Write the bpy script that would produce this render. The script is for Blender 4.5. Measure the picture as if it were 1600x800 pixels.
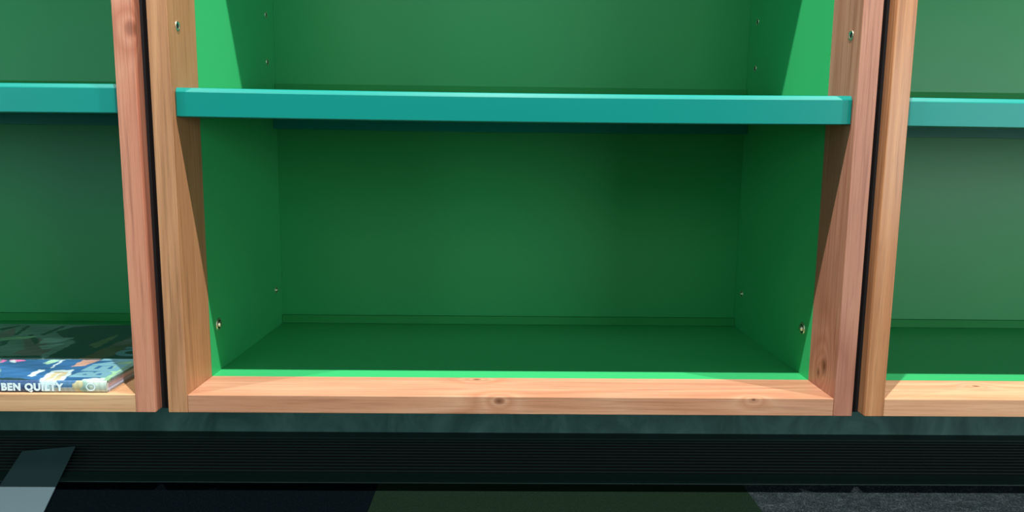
import bpy, bmesh, math, random
from mathutils import Vector, Matrix

random.seed(7)
for o in list(bpy.data.objects): bpy.data.objects.remove(o)
S = bpy.context.scene
COL = S.collection
Z0 = 0.146            # height of the bookcases' base panel above the carpet
CEIL = 2.75

# ---------------------------------------------------------------- camera
F_PX = 1128.23
CAM = Vector((-0.0177, -0.9137, Z0 + 0.3124))
YAW, PITCH, ROLL = 0.01577, 0.13661, 0.01114
cy, sy, cp, sp = math.cos(YAW), math.sin(YAW), math.cos(PITCH), math.sin(PITCH)
fw = Vector((sy*cp, cy*cp, -sp)); rt = Vector((cy, -sy, 0)); up = rt.cross(fw)
r2 = rt*math.cos(ROLL) + up*math.sin(ROLL); u2 = up*math.cos(ROLL) - rt*math.sin(ROLL)
cam_data = bpy.data.cameras.new('camera')
cam_data.sensor_fit = 'HORIZONTAL'; cam_data.sensor_width = 36.0
cam_data.lens = F_PX/1600*36.0; cam_data.clip_start = 0.02
cam = bpy.data.objects.new('camera', cam_data)
M = Matrix(((r2.x, u2.x, -fw.x), (r2.y, u2.y, -fw.y), (r2.z, u2.z, -fw.z))).to_4x4()
M.translation = CAM
cam.matrix_world = M
COL.objects.link(cam); S.camera = cam

# ---------------------------------------------------------------- light and exposure
S.view_settings.view_transform = 'Standard'
S.view_settings.look = 'None'
S.view_settings.gamma = 1.0
S.view_settings.use_curve_mapping = False
S.view_settings.exposure = 0.0
w = bpy.data.worlds.new('room_ambient'); S.world = w; w.use_nodes = True
w.node_tree.nodes['Background'].inputs[0].default_value = (0.62, 1.0, 0.96, 1)
w.node_tree.nodes['Background'].inputs[1].default_value = 0.09

def spot(x, power, col=(1.0, 0.97, 0.94)):
    d = bpy.data.lights.new('ceiling_spot', 'SPOT'); d.energy = power; d.color = col
    d.spot_size = math.radians(125); d.spot_blend = 0.5; d.shadow_soft_size = 0.012
    o = bpy.data.objects.new('ceiling_spot', d); COL.objects.link(o)
    loc = Vector((x, -0.60, Z0 + 2.40)); o.location = loc
    o.rotation_euler = (Vector((x, 0.0, 0.3)) - loc).to_track_quat('-Z', 'Y').to_euler()
for x, pw in ((-1.33, 135), (0.0, 300), (1.33, 215)): spot(x, pw)

def fill_light(loc, target, sx, sz, power, col):  # added area light out of view; no actual window is known
    d = bpy.data.lights.new('added_fill_area', 'AREA'); d.shape = 'RECTANGLE'
    d.size = sx; d.size_y = sz; d.energy = power; d.color = col
    o = bpy.data.objects.new('added_fill_area', d); COL.objects.link(o)
    o.location = loc
    o.rotation_euler = (Vector(target) - Vector(loc)).to_track_quat('-Z', 'Y').to_euler()
fill_light((-3.3, -3.4, 0.85), (-0.4, 0.0, 0.4), 1.5, 1.2, 26, (0.5, 1.0, 1.0))  # added at left to put sheen on the left back panel
fill_light((0.0, -1.9, 2.70), (0.0, -0.9, 0.0), 3.0, 1.0, 17, (0.75, 1.0, 0.97))  # added overhead soft fill, like an unseen ceiling panel
fill_light((3.3, -3.5, 0.75), (0.5, 0.0, 0.4), 1.8, 1.3, 58, (0.8, 0.97, 1.0))  # stands in for an unseen bright source mirrored in the right unit
fill_light((-0.3, -3.8, 2.0), (0.0, 0.0, 0.6), 3.2, 1.0, 22, (0.9, 0.97, 1.0))  # added high in front to brighten the upper back panels

# ---------------------------------------------------------------- helpers
def obj(name, bm, mat, parent=None, loc=(0, 0, 0), smooth=False):
    me = bpy.data.meshes.new(name); bmesh.ops.recalc_face_normals(bm, faces=bm.faces); bm.to_mesh(me); bm.free()
    for m in (mat if isinstance(mat, (list, tuple)) else [mat]): me.materials.append(m)
    if smooth: me.polygons.foreach_set('use_smooth', [True]*len(me.polygons))
    o = bpy.data.objects.new(name, me); COL.objects.link(o); o.location = loc
    if parent: o.parent = parent
    return o

def thing(name, label, cat, loc=(0, 0, 0), group=None):
    o = bpy.data.objects.new(name, None); COL.objects.link(o); o.location = loc
    o.empty_display_size = 0.05
    o['label'] = label; o['category'] = cat
    if group: o['group'] = group
    return o

def tag(o, label, cat):
    o['label'] = label; o['category'] = cat; return o

def box(bm, x0, x1, y0, y1, z0, z1, bev=0.0, seg=2):
    vs = [bm.verts.new((x, y, z)) for x in (x0, x1) for y in (y0, y1) for z in (z0, z1)]
    q = [(0,1,3,2), (4,6,7,5), (0,4,5,1), (2,3,7,6), (0,2,6,4), (1,5,7,3)]
    fs = [bm.faces.new([vs[i] for i in f]) for f in q]
    if bev:
        es = list({e for f in fs for e in f.edges})
        bmesh.ops.recalc_face_normals(bm, faces=fs)
        bmesh.ops.bevel(bm, geom=es, offset=bev, segments=seg, profile=0.5, affect='EDGES')
    return bm

def B(*a, **k): return box(bmesh.new(), *a, **k)

def lin(c):
    return tuple((v/255/12.92 if v/255 <= .04045 else ((v/255+.055)/1.055)**2.4) for v in c) + (1,)

# ---------------------------------------------------------------- materials
class G:
    """tiny node-graph helper"""
    def __init__(s, name):
        s.m = bpy.data.materials.new(name); s.m.use_nodes = True
        s.t = s.m.node_tree; s.b = s.t.nodes['Principled BSDF']
        s.tc = s.t.nodes.new('ShaderNodeTexCoord').outputs['Object']
    def n(s, typ, **k):
        nd = s.t.nodes.new(typ)
        for a, v in k.items(): setattr(nd, a, v)
        return nd
    def l(s, a, b): s.t.links.new(a, b)
    def val(s, inp, v):
        if hasattr(v, 'is_linked') or hasattr(v, 'links'): s.l(v, inp)
        else: inp.default_value = v
    def math(s, op, a, b=0.0, clamp=False):
        nd = s.n('ShaderNodeMath', operation=op); nd.use_clamp = clamp
        s.val(nd.inputs[0], a); s.val(nd.inputs[1], b); return nd.outputs[0]
    def mix(s, f, a, b, blend='MIX'):
        nd = s.n('ShaderNodeMix', data_type='RGBA', blend_type=blend)
        s.val(nd.inputs[0], f); s.val(nd.inputs[6], a); s.val(nd.inputs[7], b); return nd.outputs[2]
    def mapping(s, scale, loc=(0, 0, 0), v=None):
        nd = s.n('ShaderNodeMapping'); s.l(v or s.tc, nd.inputs[0])
        nd.inputs['Scale'].default_value = scale; nd.inputs['Location'].default_value = loc
        return nd.outputs[0]
    def noise(s, v, scale, detail=3, rough=.55, dist=0.0):
        nd = s.n('ShaderNodeTexNoise'); s.l(v, nd.inputs['Vector'])
        nd.inputs['Scale'].default_value = scale; nd.inputs['Detail'].default_value = detail
        nd.inputs['Roughness'].default_value = rough; nd.inputs['Distortion'].default_value = dist
        return nd.outputs['Fac']
    def ramp(s, f, stops):
        nd = s.n('ShaderNodeValToRGB'); s.l(f, nd.inputs[0]); e = nd.color_ramp.elements
        while len(e) < len(stops): e.new(.5)
        for i, (p, c) in enumerate(stops):
            e[i].position = p; e[i].color = c if len(c) == 4 else tuple(c)+(1,)
        return nd.outputs[0]
    def bump(s, h, strength=.2, dist=.001):
        nd = s.n('ShaderNodeBump'); s.l(h, nd.inputs['Height'])
        nd.inputs['Strength'].default_value = strength; nd.inputs['Distance'].default_value = dist
        s.l(nd.outputs[0], s.b.inputs['Normal'])
    def set(s, **k):
        for a, v in k.items(): s.val(s.b.inputs[a.replace('_', ' ')], v)
        return s.m

def wood(name, axis, light, mid, dark, off=0.0, knots=(), rough=.33, ring=1.0):
    """timber with grain along axis (0 x, 2 z); knots: (x, y, z, radius) in the board's own coordinates"""
    g = G(name)
    st = [1.0, 1.0, 1.0]; st[axis] = 0.045
    v = g.mapping(tuple(st), (off, off*1.7, off*.6))
    kmask = None; warp = None
    for (x, y, z, r) in knots:
        sub = g.n('ShaderNodeVectorMath', operation='SUBTRACT'); g.l(g.tc, sub.inputs[0]); sub.inputs[1].default_value = (x, y, z)
        sc = g.n('ShaderNodeVectorMath', operation='MULTIPLY'); g.l(sub.outputs[0], sc.inputs[0])
        k = [1.0, 1.0, 1.0]; k[axis] = 0.62; sc.inputs[1].default_value = k
        ln = g.n('ShaderNodeVectorMath', operation='LENGTH'); g.l(sc.outputs[0], ln.inputs[0])
        d = ln.outputs['Value']
        m = g.math('POWER', g.math('SUBTRACT', 1.0, g.math('DIVIDE', d, r), True), .9)
        wv = g.math('EXPONENT', g.math('MULTIPLY', d, -1.0/(r*2.2)))
        kmask = m if kmask is None else g.math('MAXIMUM', kmask, m)
        warp = wv if warp is None else g.math('ADD', warp, wv)
    big = g.noise(v, 9.0, 2, .5, .6)
    if warp is not None: big = g.math('ADD', big, g.math('MULTIPLY', warp, .35))
    rings = g.math('FRACT', g.math('MULTIPLY', big, 9.0*ring))
    rings = g.math('MULTIPLY', g.math('ABSOLUTE', g.math('SUBTRACT', rings, .5)), 2.0)
    st2 = [1.0, 1.0, 1.0]; st2[axis] = 0.02
    fine = g.noise(g.mapping(tuple(st2), (off*2, off, off*3)), 900.0, 3, .6)
    med = g.noise(g.mapping(tuple(st2), (off*2, off*4, off)), 240.0, 4, .6)
    c = g.mix(g.math('MULTIPLY', rings, .9), lin(light), lin(mid))
    patch = g.noise(g.mapping(tuple(st), (off*3, 2, off)), 22.0, 2, .5)
    c = g.mix(g.math('MULTIPLY', g.math('SUBTRACT', patch, .42, True), 1.8, True), c, lin(mid))
    streak = g.ramp(med, [(.5, (0, 0, 0)), (.74, (1, 1, 1))])
    c = g.mix(g.math('MULTIPLY', streak, .62), c, lin(dark))
    pores = g.ramp(fine, [(.52, (0, 0, 0)), (.72, (1, 1, 1))])
    c = g.mix(g.math('MULTIPLY', pores, .4), c, lin(dark))
    if kmask is not None:
        c = g.mix(g.math('MULTIPLY', kmask, 1.0, True), c, lin((92, 40, 22)))
    g.l(c, g.b.inputs['Base Color'])
    rr = g.math('ADD', g.math('MULTIPLY', g.noise(g.mapping(tuple(st)), 40, 2), .18), rough-.08)
    g.bump(g.math('ADD', g.math('MULTIPLY', fine, .5), med), .25, .0005)
    return g.set(Roughness=rr, Specular_IOR_Level=.45, Coat_Weight=.0, Coat_Roughness=.22)

def laminate(name, col, rough=.36, spec=.5):
    g = G(name)
    n = g.noise(g.tc, 6, 2)
    c = g.mix(g.math('MULTIPLY', n, .12), lin(col), lin(tuple(v*.82 for v in col)))
    g.l(c, g.b.inputs['Base Color'])
    g.bump(g.noise(g.tc, 900, 2), .05, .0004)
    return g.set(Roughness=rough, Specular_IOR_Level=spec)

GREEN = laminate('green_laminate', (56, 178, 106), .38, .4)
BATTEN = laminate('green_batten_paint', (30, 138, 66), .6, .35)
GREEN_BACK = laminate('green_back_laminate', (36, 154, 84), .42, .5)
TEAL = laminate('teal_paint', (0, 134, 123), .35, .3)
BRASS = G('nickel_plated_steel').set(Base_Color=lin((232, 224, 196)), Metallic=1.0, Roughness=.38)
RECESS_SHADE = G('recess_shade_colour').set(Base_Color=lin((6, 8, 6)), Roughness=.8)  # near-black colour standing for shade in bores, bolt recesses and grille gaps
BLACK = G('black_felt').set(Base_Color=lin((10, 10, 16)), Roughness=.8)
GRILLE = G('black_anodised_metal').set(Base_Color=lin((42, 58, 54)), Specular_IOR_Level=.2, Roughness=.5)
GFRAME = G('dark_metal_frame').set(Base_Color=lin((20, 44, 40)), Metallic=.0, Roughness=.5)

def plinth_mat():
    g = G('mottled_grey_green_board')
    n = g.noise(g.mapping((1, 1, .6)), 16, 5, .65, .8)
    c = g.ramp(n, [(.30, lin((46, 80, 74))), (.5, lin((68, 104, 97))), (.72, lin((92, 126, 118)))])
    g.l(c, g.b.inputs['Base Color']); return g.set(Roughness=.6)

def carpet_mat():
    g = G('carpet_tiles')
    sx = g.n('ShaderNodeSeparateXYZ'); g.l(g.tc, sx.inputs[0])
    P = .516
    fx = g.math('FLOOR', g.math('DIVIDE', g.math('ADD', sx.outputs[0], .187 + 6*P), P))
    fy = g.math('FLOOR', g.math('DIVIDE', g.math('ADD', sx.outputs[1], .35 + 8*P), P))
    idx = g.math('MODULO', g.math('ADD', fx, g.math('MULTIPLY', g.math('SUBTRACT', 8.0, fy), 2.0)), 3.0)
    # 5 -> dark navy, 6 -> olive, 7 -> grey along the row by the grille
    is0 = g.math('LESS_THAN', idx, .5); is1 = g.math('LESS_THAN', g.math('ABSOLUTE', g.math('SUBTRACT', idx, 1.0)), .5)
    grain = g.noise(g.mapping((1, .45, 1)), 520, 4, .75)
    mid = g.noise(g.tc, 60, 4, .7)
    navy = g.ramp(grain, [(.35, lin((4, 9, 12))), (.62, lin((9, 16, 20))), (.78, lin((34, 42, 46)))])
    wv = g.n('ShaderNodeTexWave', bands_direction='Y'); g.l(g.tc, wv.inputs['Vector'])
    wv.inputs['Scale'].default_value = 75; wv.inputs['Distortion'].default_value = 1.5; wv.inputs['Detail'].default_value = 2
    ol = g.mix(g.math('MULTIPLY', wv.outputs['Fac'], .35), g.ramp(grain, [(.3, lin((14, 28, 20))), (.7, lin((30, 46, 32)))]), lin((14, 26, 18)))
    grey = g.ramp(g.math('ADD', g.math('MULTIPLY', grain, .7), g.math('MULTIPLY', mid, .3)), [(.36, lin((16, 22, 24))), (.52, lin((40, 48, 50))), (.68, lin((84, 92, 96)))])
    c = g.mix(is0, g.mix(is1, navy, grey), ol)
    g.l(c, g.b.inputs['Base Color'])
    g.bump(g.math('ADD', grain, g.math('MULTIPLY', mid, .5)), .9, .004)
    return g.set(Roughness=1.0, Specular_IOR_Level=.0)
PLINTH = plinth_mat(); CARPET = carpet_mat()
WALL = G('grey_green_wall_paint').set(Base_Color=lin((50, 60, 60)), Roughness=.8)
CEILM = G('ceiling_paint').set(Base_Color=lin((150, 150, 150)), Roughness=.9)

# ---------------------------------------------------------------- setting
YG0, YG1 = 0.054, 0.246          # floor grille from front lip to plinth
bm = bmesh.new()
box(bm, -2.6, 3.2, -4.2, YG0, -.03, 0.0)
fl = obj('floor', bm, CARPET); fl['kind'] = 'structure'
o = obj('wall_back', B(-2.6, 3.2, .45, .50, -.03, CEIL), WALL); o['kind'] = 'structure'
o = obj('ceiling', B(-2.6, 3.2, -4.2, .45, CEIL, CEIL+.04), CEILM); o['kind'] = 'structure'
o = obj('baseboard_back', B(-2.6, 3.2, YG1, .45, -.03, Z0-.0245, bev=.001), PLINTH); o['kind'] = 'structure'

# long floor grille let into the floor in front of the plinth
gr = thing('floor_grille', 'long black slotted linear grille set in the floor under the bookcases', 'floor grille', (0, (YG0+YG1)/2, 0))
def gl(y): return y - (YG0+YG1)/2
X0, X1 = -2.6, 3.2
bm = bmesh.new()
box(bm, X0, X1, gl(YG0), gl(YG0+.012), -.03, .0015, bev=.0006)      # raised lip
box(bm, X0, X1, gl(YG0+.012), gl(YG0+.038), -.03, -.0015)
box(bm, X0, X1, gl(.222), gl(YG1), -.03, -.0005)
obj('frame', bm, GFRAME, gr)
bm = bmesh.new()
y = .097
while y < .220:
    box(bm, X0, X1, gl(y), gl(y+.0030), -.0018, -.0008)
    n = len(bm.faces)
    box(bm, X0, X1, gl(y+.0006), gl(y+.0024), -.040, -.0018)
    bm.faces.ensure_lookup_table()
    for f in bm.faces[n:]: f.material_index = 1  # slat webs coloured near-black so the gaps look shaded
    y += .0113
obj('slats', bm, [GRILLE, RECESS_SHADE], gr)
obj('trough', B(X0, X1, gl(YG0+.038), gl(.222), -.070, -.068), RECESS_SHADE, gr)  # shade at the bottom of the grille put into the colour

# ---------------------------------------------------------------- bookcases
W, T, D1, D, H = 0.45, 0.025, 0.083, 0.419, 0.99
I = W - T

def disc_lathe(prof, side, seg=28):
    """prof: (distance into the compartment, radius); axis along x, side=+1 opens to +x"""
    bm = bmesh.new(); rings = []
    for (a, r) in prof:
        rings.append([bm.verts.new((side*a, r*math.cos(2*math.pi*k/seg), r*math.sin(2*math.pi*k/seg))) for k in range(seg)])
    for i in range(len(rings)-1):
        for k in range(seg):
            bm.faces.new((rings[i][k], rings[i][(k+1) % seg], rings[i+1][(k+1) % seg], rings[i+1][k]))
    bm.faces.new(rings[0]); bm.faces.new(rings[-1])
    return bm

def sag_z(x, sag): return -sag*(1-(x/I)**2)

def shelf_bm(sag):
    # cross-section in (y, z) seen from the right: lip at the front, thin board, lip at the back
    y0, y1, hgt, th = .009, .411, .036, .018
    prof = [(y0, -hgt+.0008), (y0, -.0058), (y0+.0006, -.0046), (y0+.0042, -.0006), (y0+.0056, 0), (y1-.001, 0), (y1, -.001),
            (y1, -hgt), (y1-.014, -hgt), (y1-.014, -th), (y0+.020, -th), (y0+.020, -hgt), (y0+.0008, -hgt)]
    bm = bmesh.new(); n = 40; secs = []
    xs = [-I+.0008] + [-I+.0022 + (2*I-.0044)*k/n for k in range(n+1)] + [I-.0008]
    for j, x in enumerate(xs):
        ins = .0008 if j in (0, len(xs)-1) else 0
        dz = sag_z(x, sag)
        secs.append([bm.verts.new((x, y + (ins if y < y0+.003 else 0), z+dz)) for y, z in prof])
    for a, b in zip(secs, secs[1:]):
        for k in range(len(prof)):
            bm.faces.new((a[k], a[(k+1) % len(prof)], b[(k+1) % len(prof)], b[k]))
    bm.faces.new(secs[0]); bm.faces.new(list(reversed(secs[-1])))
    return bm

SOCK = [(-.001, .0058), (.0006, .0060), (.0010, .0055), (.0009, .0042), (-.0004, .0036), (-.0005, .0005)]
BOLT = [(-.001, .0088), (.0005, .0090), (.0014, .0082), (.0016, .0070), (.0004, .0060), (.0004, .0046), (.0030, .0042), (.0042, .0028), (.0045, .0005)]

def bookcase(cx, label, lw, rw, rl, sag, shelf_dz):
    t = thing('bookcase', label, 'bookcase', (cx, 0, Z0), 'green timber-edged bookcases standing in a row')
    obj('stile', B(-W, -I, 0, D1, -.024, H+.025, bev=.0009), lw, t)
    obj('stile', B(I, W, 0, D1, -.024, H+.025, bev=.0009), rw, t)
    obj('bottom_rail', B(-I+.0002, I-.0002, .0006, D1, -.024, 0, bev=.0008), rl, t)
    obj('top_rail', B(-I+.0002, I-.0002, .0006, D1, H, H+.024, bev=.0008), rl, t)
    for s in (-1, 1):
        xa, xb = sorted((s*I, s*(W-.004)))
        obj('side_panel', B(xa, xb, D1+.0003, D+.010, -.024, H+.02), GREEN, t)
    obj('base_panel', B(-I+.0002, I-.0002, D1+.0003, D, -.018, -.0002), GREEN, t)
    obj('top_panel', B(-I+.0002, I-.0002, D1+.0003, D, H, H+.018), GREEN, t)
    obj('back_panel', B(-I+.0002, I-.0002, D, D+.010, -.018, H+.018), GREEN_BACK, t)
    for z0, z1 in ((0.0, .015), (.362, .437)):
        obj('back_batten', B(-I+.0004, I-.0004, D-.006, D-.0002, z0, z1, bev=.0006), BATTEN, t)
    obj('shelf', shelf_bm(sag), TEAL, t, (0, 0, .3935+shelf_dz))['label'] = 'teal painted shelf with a lipped front edge'
    for s in (-1, 1):
        for y in (.027, .378):
            for z in (.3875, .470, .549, .628):
                if y > .1 and z < .42: continue
                for nm, prof, mat in (('shelf_pin_socket', SOCK, BRASS),):
                    so = obj(nm, disc_lathe(prof, -s), mat, t, (s*I, y, z), smooth=True)
                    so['label'] = 'small metal socket ring'
                    obj('bore', disc_lathe([(0, .0034), (.0003, .0033), (.0003, .0004)], -s), RECESS_SHADE, so, (0, 0, 0))  # dark disc painted as the shade inside the socket
        for y, k in ((.114, 1.0), (.383, .72)):
            bo = obj('connector_bolt', disc_lathe([(a*k, r*k) for a, r in BOLT], -s), BRASS, t, (s*I, y, .068), smooth=True)
            bo['label'] = 'shiny metal bolt head'
            obj('bolt_recess', disc_lathe([(0, .0064*k), (.0011*k, .0063*k), (.0011*k, .0043*k)], -s), RECESS_SHADE, bo)
    return t

# timber boards, each with its own figure
w_cl = wood('wood_tan_stile', 2, (200, 146, 104), (172, 120, 82), (112, 74, 48), 3.1, rough=.46)
w_cr = wood('wood_pink_stile', 2, (190, 134, 110), (168, 108, 86), (108, 60, 44), 7.7, knots=[(I, .036, .034, .010), (I-.001, .052, .02, .006)], rough=.46)
w_rail = wood('wood_knotty_rail', 0, (206, 156, 124), (188, 130, 98), (136, 84, 60), 1.4,
              knots=[(-.018, .0, -.006, .0055), (-.050, .074, 0, .0045), (.318, 0, -.002, .003)], rough=.42)
w_ll = wood('wood_left_far_stile', 2, (204, 150, 120), (184, 120, 92), (120, 70, 50), 11.0, rough=.46)
w_lr = wood('wood_red_stile', 2, (208, 144, 116), (188, 116, 90), (132, 74, 54), 5.2, knots=[(W-.004, .004, .462, .008)], rough=.38)
w_lrail = wood('wood_pale_rail', 0, (220, 176, 134), (202, 152, 110), (158, 110, 74), 8.8, rough=.42)
w_rl = wood('wood_amber_stile', 2, (208, 150, 106), (184, 124, 84), (126, 80, 54), 9.5, rough=.26)
w_rr = wood('wood_right_far_stile', 2, (208, 152, 118), (184, 124, 92), (120, 70, 50), 13.0, rough=.46)
w_rrail = wood('wood_blond_rail', 0, (226, 178, 140), (210, 154, 116), (170, 112, 80), 2.6, knots=[(-.265, .058, 0, .004)], rough=.42)

bookcase(-.917, 'green bookcase with teal shelf and an art book on its base, at left edge', w_ll, w_lr, w_lrail, .0010, .0035)
bookcase(0.0, 'middle green bookcase, empty, its sagging teal shelf seen whole', w_cl, w_cr, w_rail, .0018, 0.0)
bookcase(.917, 'empty green bookcase with a teal shelf, cut by the right edge', w_rl, w_rr, w_rrail, .0010, -.0010)

for x, lab in ((-.4585, 'black filler strip in the gap left of the middle bookcase'), (.4585, 'black filler strip in the gap right of the middle bookcase')):
    tag(obj('filler_strip', B(-.0078, .0078, .018, .44, Z0-.0243, Z0+H), BLACK, None, (x, 0, 0)), lab, 'filler strip')

# ---------------------------------------------------------------- art book
BX1, BY0, BL, BW, BT = -.532, .006, .362, .316, .0155   # right end, front, length along x, width along y, thickness
book = thing('art_book', 'large hardback art book, blue and grey painted cover, lying in the left bookcase', 'book',
             (BX1-BL/2, BY0+BW/2, Z0+.0003))
OX, OY = BX1-BL/2, BY0+BW/2
PAL = {'dk': (44, 66, 72), 'mv': (128, 112, 118), 'lt': (150, 186, 180), 'gn': (150, 196, 156), 'kh': (110, 124, 92), 'br': (104, 92, 78),
       'bl': (52, 98, 146), 'pk': (224, 120, 176), 'wh': (200, 224, 226), 'cr': (196, 186, 150), 'pg': (158, 206, 176), 'tn': (190, 150, 132)}
POLYS = [
    ('dk', [(-756, 270), (-746, 302), (-706, 318), (-655, 324), (-548, 110), (-677, 107), (-680, 163), (-685, 205), (-714, 224), (-739, 249)]),
    ('dk', [(-809, 242), (-829, 304), (-827, 314), (-801, 243)]),
    ('dk', [(-769, 248), (-770, 311), (-763, 311), (-760, 240)]),
    ('dk', [(-862, 289), (-845, 313), (-841, 313), (-847, 267)]),
    ('mv', [(-841, 259), (-841, 299), (-807, 242), (-815, 221)]),
    ('mv', [(-778, 218), (-759, 231), (-696, 159), (-689, 110), (-739, 136), (-736, 161)]),
    ('dk', [(-788, 247), (-784, 252), (-741, 203), (-739, 188)]),
    ('dk', [(-746, 119), (-695, 127), (-674, 107), (-734, 102)]),
    ('lt', [(-748, 227), (-703, 233), (-710, 200), (-736, 192)]),
    ('lt', [(-727, 177), (-696, 197), (-701, 166), (-709, 159)]),
    ('gn', [(-821, 229), (-766, 239), (-773, 219), (-807, 209)]),
    ('dk', [(-802, 202), (-796, 214), (-781, 183), (-784, 175)]),
    ('kh', [(-656, 186), (-645, 256), (-638, 222), (-634, 168)]),
    ('br', [(-624, 108), (-622, 146), (-617, 248), (-583, 181), (-588, 126), (-600, 106)]),
    ('mv', [(-623, 195), (-611, 231), (-597, 203), (-609, 180)]),
    ('bl', [(-736, 104), (-546, 109), (-529, 0), (-663, -3)]),
    ('pk', [(-734, 102), (-724, 103), (-721, 90), (-724, 86)]),
    ('pk', [(-720, 103), (-704, 105), (-695, 97), (-711, 90)]),
    ('wh', [(-718, 99), (-711, 103), (-704, 87), (-713, 90)]),
    ('wh', [(-648, 28), (-650, 57), (-641, 54), (-640, 25)]),
    ('wh', [(-619, 6), (-629, 52), (-604, 58), (-593, 32), (-589, 4)]),
    ('cr', [(-614, 9), (-622, 46), (-604, 49), (-595, 9)]),
    ('wh', [(-608, 9), (-614, 43), (-612, 43), (-605, 9)]),
    ('pg', [(-664, 88), (-663, 104), (-647, 104), (-651, 82)]),
    ('wh', [(-641, 63), (-647, 104), (-644, 105), (-638, 63)]),
    ('tn', [(-615, 70), (-618, 105), (-591, 106), (-598, 77)]),
    ('gn', [(-546, 8), (-553, 56), (-564, 106), (-545, 107), (-529, 0)]),
    ('wh', [(-564, -1), (-564, 18), (-541, 22), (-532, 0)]),
    ('bl', [(-582, -1), (-593, 26), (-579, 26), (-567, 5)]),
    ('dk', [(-678, 19), (-653, 19), (-631, 11), (-644, 6), (-670, 8)]),
]
def inside(x, y, P):
    c = False; j = len(P)-1
    for i in range(len(P)):
        (xi, yi), (xj, yj) = P[i], P[j]
        if (yi > y) != (yj > y) and x < (xj-xi)*(y-yi)/(yj-yi)+xi: c = not c
        j = i
    return c
def wob(x, y, s):
    return (math.sin(x*.21+s)+math.sin(y*.33+x*.11+s*2.3)+.6*math.sin(x*.71-y*.52+s)+.4*math.sin(y*1.3+x*.9))*.9
def cover_colour(x, y):                      # x, y in mm
    c = (118, 150, 146)
    n = math.sin(x*.05+y*.09)+.6*math.sin(x*.13-y*.21+1)+.4*math.sin(y*.5+x*.07)
    c = tuple(v*(1+.06*n) for v in c)
    xx, yy = x+wob(x, y, 1.0), y+wob(y, x, 4.0)
    for k, P in POLYS:
        if inside(xx, yy, P):
            c = tuple(v*(1+.07*n) for v in PAL[k])
    return c
def spine_colour(x, z):                      # x in mm, z 0..1
    n = math.sin(x*.9+z*2)+.5*math.sin(x*2.3-z*3)
    q = x + 2.5*math.sin(z*6+x*.2)
    if q < -616: c = (58, 84, 124)
    elif q < -598: c = (176, 204, 212)
    elif q < -574: c = (70, 110, 148) if z > .45 else (170, 180, 176)
    elif q < -564: c = (188, 180, 140)
    elif q < -556: c = (140, 172, 160)
    else: c = (184, 200, 188)
    return tuple(v*(1+.05*n) for v in c)

def paint_mat(name):
    g = G(name); a = g.n('ShaderNodeAttribute'); a.attribute_name = 'paint'
    g.l(a.outputs['Color'], g.b.inputs['Base Color'])
    return g.set(Roughness=.30, Specular_IOR_Level=.5)
PAINT = paint_mat('printed_cover')
def paint(o, fn):
    me = o.data; at = me.color_attributes.new('paint', 'FLOAT_COLOR', 'POINT')
    buf = []
    for v in me.vertices:
        buf += lin(tuple(max(0, min(255, q)) for q in fn(v.co)))
    at.data.foreach_set('color', buf)

def grid_board(x0, x1, y0, y1, z0, z1, nx, ny):
    """thin board whose top carries a fine grid for the printed picture"""
    bm = bmesh.new()
    g = [[bm.verts.new((x0+(x1-x0)*i/nx, y0+(y1-y0)*j/ny, z1)) for j in range(ny+1)] for i in range(nx+1)]
    for i in range(nx):
        for j in range(ny): bm.faces.new((g[i][j], g[i+1][j], g[i+1][j+1], g[i][j+1]))
    edge = [g[i][0] for i in range(nx+1)] + [g[nx][j] for j in range(1, ny+1)] + [g[i][ny] for i in range(nx-1, -1, -1)] + [g[0][j] for j in range(ny-1, 0, -1)]
    low = [bm.verts.new((v.co.x, v.co.y, z0)) for v in edge]
    for k in range(len(edge)): bm.faces.new((edge[k], low[k], low[(k+1) % len(edge)], edge[(k+1) % len(edge)]))
    bm.faces.new(list(reversed(low)))
    return bm
hx, hy = BL/2, BW/2
fc = obj('front_cover', grid_board(-hx, hx, -hy+.003, hy, BT-.0026, BT, 270, 240), PAINT, book)
paint(fc, lambda p: cover_colour((p.x+OX)*1000, (p.y+OY)*1000))
bc = obj('back_cover', grid_board(-hx, hx, -hy+.003, hy, 0, .0026, 4, 4), PAINT, book)
paint(bc, lambda p: (172, 176, 186))
# spine: gently rounded shell running along the front
bm = bmesh.new(); nx, nz = 260, 12; rows = []
for i in range(nx+1):
    x = -hx+BL*i/nx
    rows.append([bm.verts.new((x, -hy+.003-.0032*math.sin(math.pi*k/nz)**.45, BT*k/nz)) for k in range(nz+1)])
for i in range(nx):
    for k in range(nz): bm.faces.new((rows[i][k], rows[i+1][k], rows[i+1][k+1], rows[i][k+1]))
inner = [[bm.verts.new((v.co.x, -hy+.0045, v.co.z)) for v in (r[0], r[-1])] for r in (rows[0], rows[-1])]
bm.faces.new(list(reversed(rows[0]))+[inner[0][0], inner[0][1]]); bm.faces.new(rows[-1]+[inner[1][1], inner[1][0]])
sp = obj('spine', bm, PAINT, book, smooth=False)
paint(sp, lambda p: spine_colour((p.x+OX)*1000, p.z/BT) if p.y < -hy+.004 else (180, 190, 190))
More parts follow.
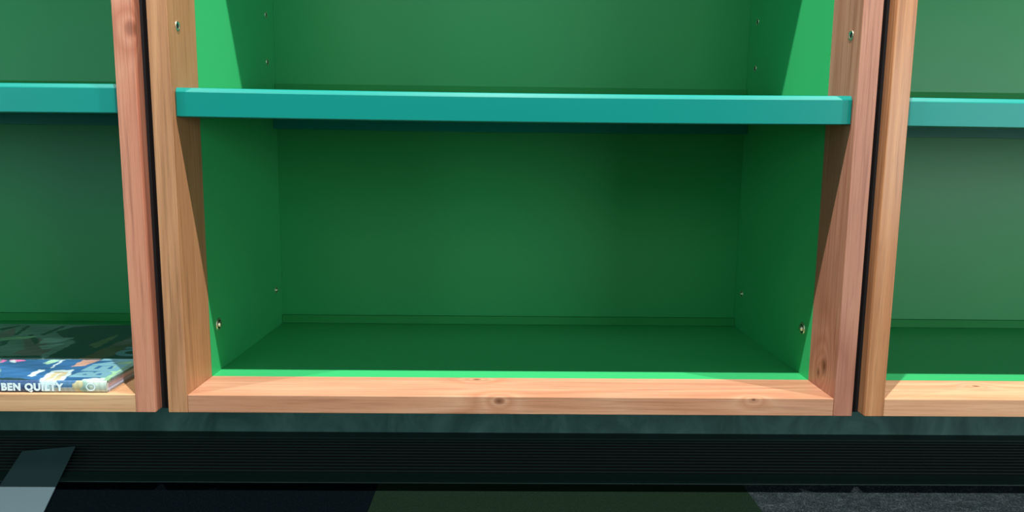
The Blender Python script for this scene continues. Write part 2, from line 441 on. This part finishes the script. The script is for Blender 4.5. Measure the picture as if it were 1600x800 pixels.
# page block with the sheets of the text block ruled into it
g = G('paper_edges'); wv = g.n('ShaderNodeTexWave', bands_direction='Z'); g.l(g.tc, wv.inputs['Vector'])
wv.inputs['Scale'].default_value = 260; wv.inputs['Distortion'].default_value = .6
sz = g.n('ShaderNodeSeparateXYZ'); g.l(g.tc, sz.inputs[0])
band = g.ramp(g.math('DIVIDE', sz.outputs[2], BT), [(.2, lin((226, 226, 244))), (.36, lin((176, 170, 190))), (.46, lin((232, 196, 198))), (.62, lin((230, 226, 240))), (.78, lin((176, 176, 208)))])
g.l(g.mix(g.math('MULTIPLY', wv.outputs['Fac'], .15), band, lin((120, 116, 136))), g.b.inputs['Base Color'])
PAGES = g.set(Roughness=.7)
obj('page_block', B(-hx+.003, hx-.0012, -hy+.0046, hy-.003, .0026, BT-.0026), PAGES, book)

def text_mesh(name, s, size, mat, parent, M4, off=.0, depth=.00015, sx=1.0, gap=1.0):
    cu = bpy.data.curves.new(name, 'FONT'); cu.body = s; cu.size = size; cu.extrude = depth; cu.offset = off
    cu.space_character = gap; cu.resolution_u = 4
    to = bpy.data.objects.new(name+'_text', cu); COL.objects.link(to)
    dg = bpy.context.evaluated_depsgraph_get(); dg.update()
    me = bpy.data.meshes.new_from_object(to.evaluated_get(dg))
    bpy.data.objects.remove(to)
    me.transform(Matrix.Diagonal((sx, 1, 1, 1))); me.transform(M4)
    me.materials.clear(); me.materials.append(mat)
    o = bpy.data.objects.new(name, me); COL.objects.link(o); o.parent = parent
    return o
LETTER = G('pale_lettering').set(Base_Color=lin((226, 244, 248)), Roughness=.35)
LETTER_TOP = G('pale_blue_lettering').set(Base_Color=lin((116, 166, 182)), Roughness=.35)
def mat4(cx, cyv, cz, loc):
    m = Matrix(((cx[0], cyv[0], cz[0]), (cx[1], cyv[1], cz[1]), (cx[2], cyv[2], cz[2]))).to_4x4(); m.translation = loc; return m
text_mesh('spine_title', 'BEN QUILTY', .0130, LETTER, sp,
          mat4((1, 0, 0), (0, 0, 1), (0, -1, 0), (-.668-OX, -hy-.0003, .0030)), off=.0007, sx=.98, gap=1.14)
text_mesh('cover_title', 'BEN QUILTY', .062, LETTER_TOP, fc,
          mat4((0, 1, 0), (-1, 0, 0), (0, 0, 1), (-.545-OX, .022-OY, BT+.0001)), off=.0034, sx=.76, gap=1.05)
# publisher's roundel near the foot of the spine
bm = bmesh.new(); n = 28
ro = [bm.verts.new((.0062*math.cos(2*math.pi*k/n), -hy-.0004, BT/2+.0052*math.sin(2*math.pi*k/n))) for k in range(n)]
ri = [bm.verts.new((.0046*math.cos(2*math.pi*k/n), -hy-.0004, BT/2+.0037*math.sin(2*math.pi*k/n))) for k in range(n)]
for k in range(n): bm.faces.new((ro[k], ro[(k+1) % n], ri[(k+1) % n], ri[k]))
obj('spine_roundel', bm, LETTER, sp, (-.552-OX, 0, 0))

# ---------------------------------------------------------------- grey strip on the floor
g = G('grey_painted_strip')
STRIP = g.set(Base_Color=lin((128, 156, 166)), Metallic=.65, Roughness=.30)
c0, c1 = Vector((-.747, .150)), Vector((-.678, .170))
dr = Vector((.362, -.932)); Ls = .62
P = [c0, c1, c1+dr*Ls, c0+dr*Ls]
ctr = sum(P, Vector((0, 0)))/4
bm = bmesh.new()
lo = [bm.verts.new((p.x-ctr.x, p.y-ctr.y, 0)) for p in P]; hi = [bm.verts.new((p.x-ctr.x, p.y-ctr.y, .0025)) for p in P]
bm.faces.new(list(reversed(lo))); bm.faces.new(hi)
for k in range(4): bm.faces.new((lo[k], lo[(k+1) % 4], hi[(k+1) % 4], hi[k]))
bmesh.ops.bevel(bm, geom=list(bm.edges), offset=.0006, segments=1, affect='EDGES')
tag(obj('flat_strip', bm, STRIP, None, (ctr.x, ctr.y, .0016)), 'flat grey strip lying slantwise across the floor grille at lower left', 'floor strip')
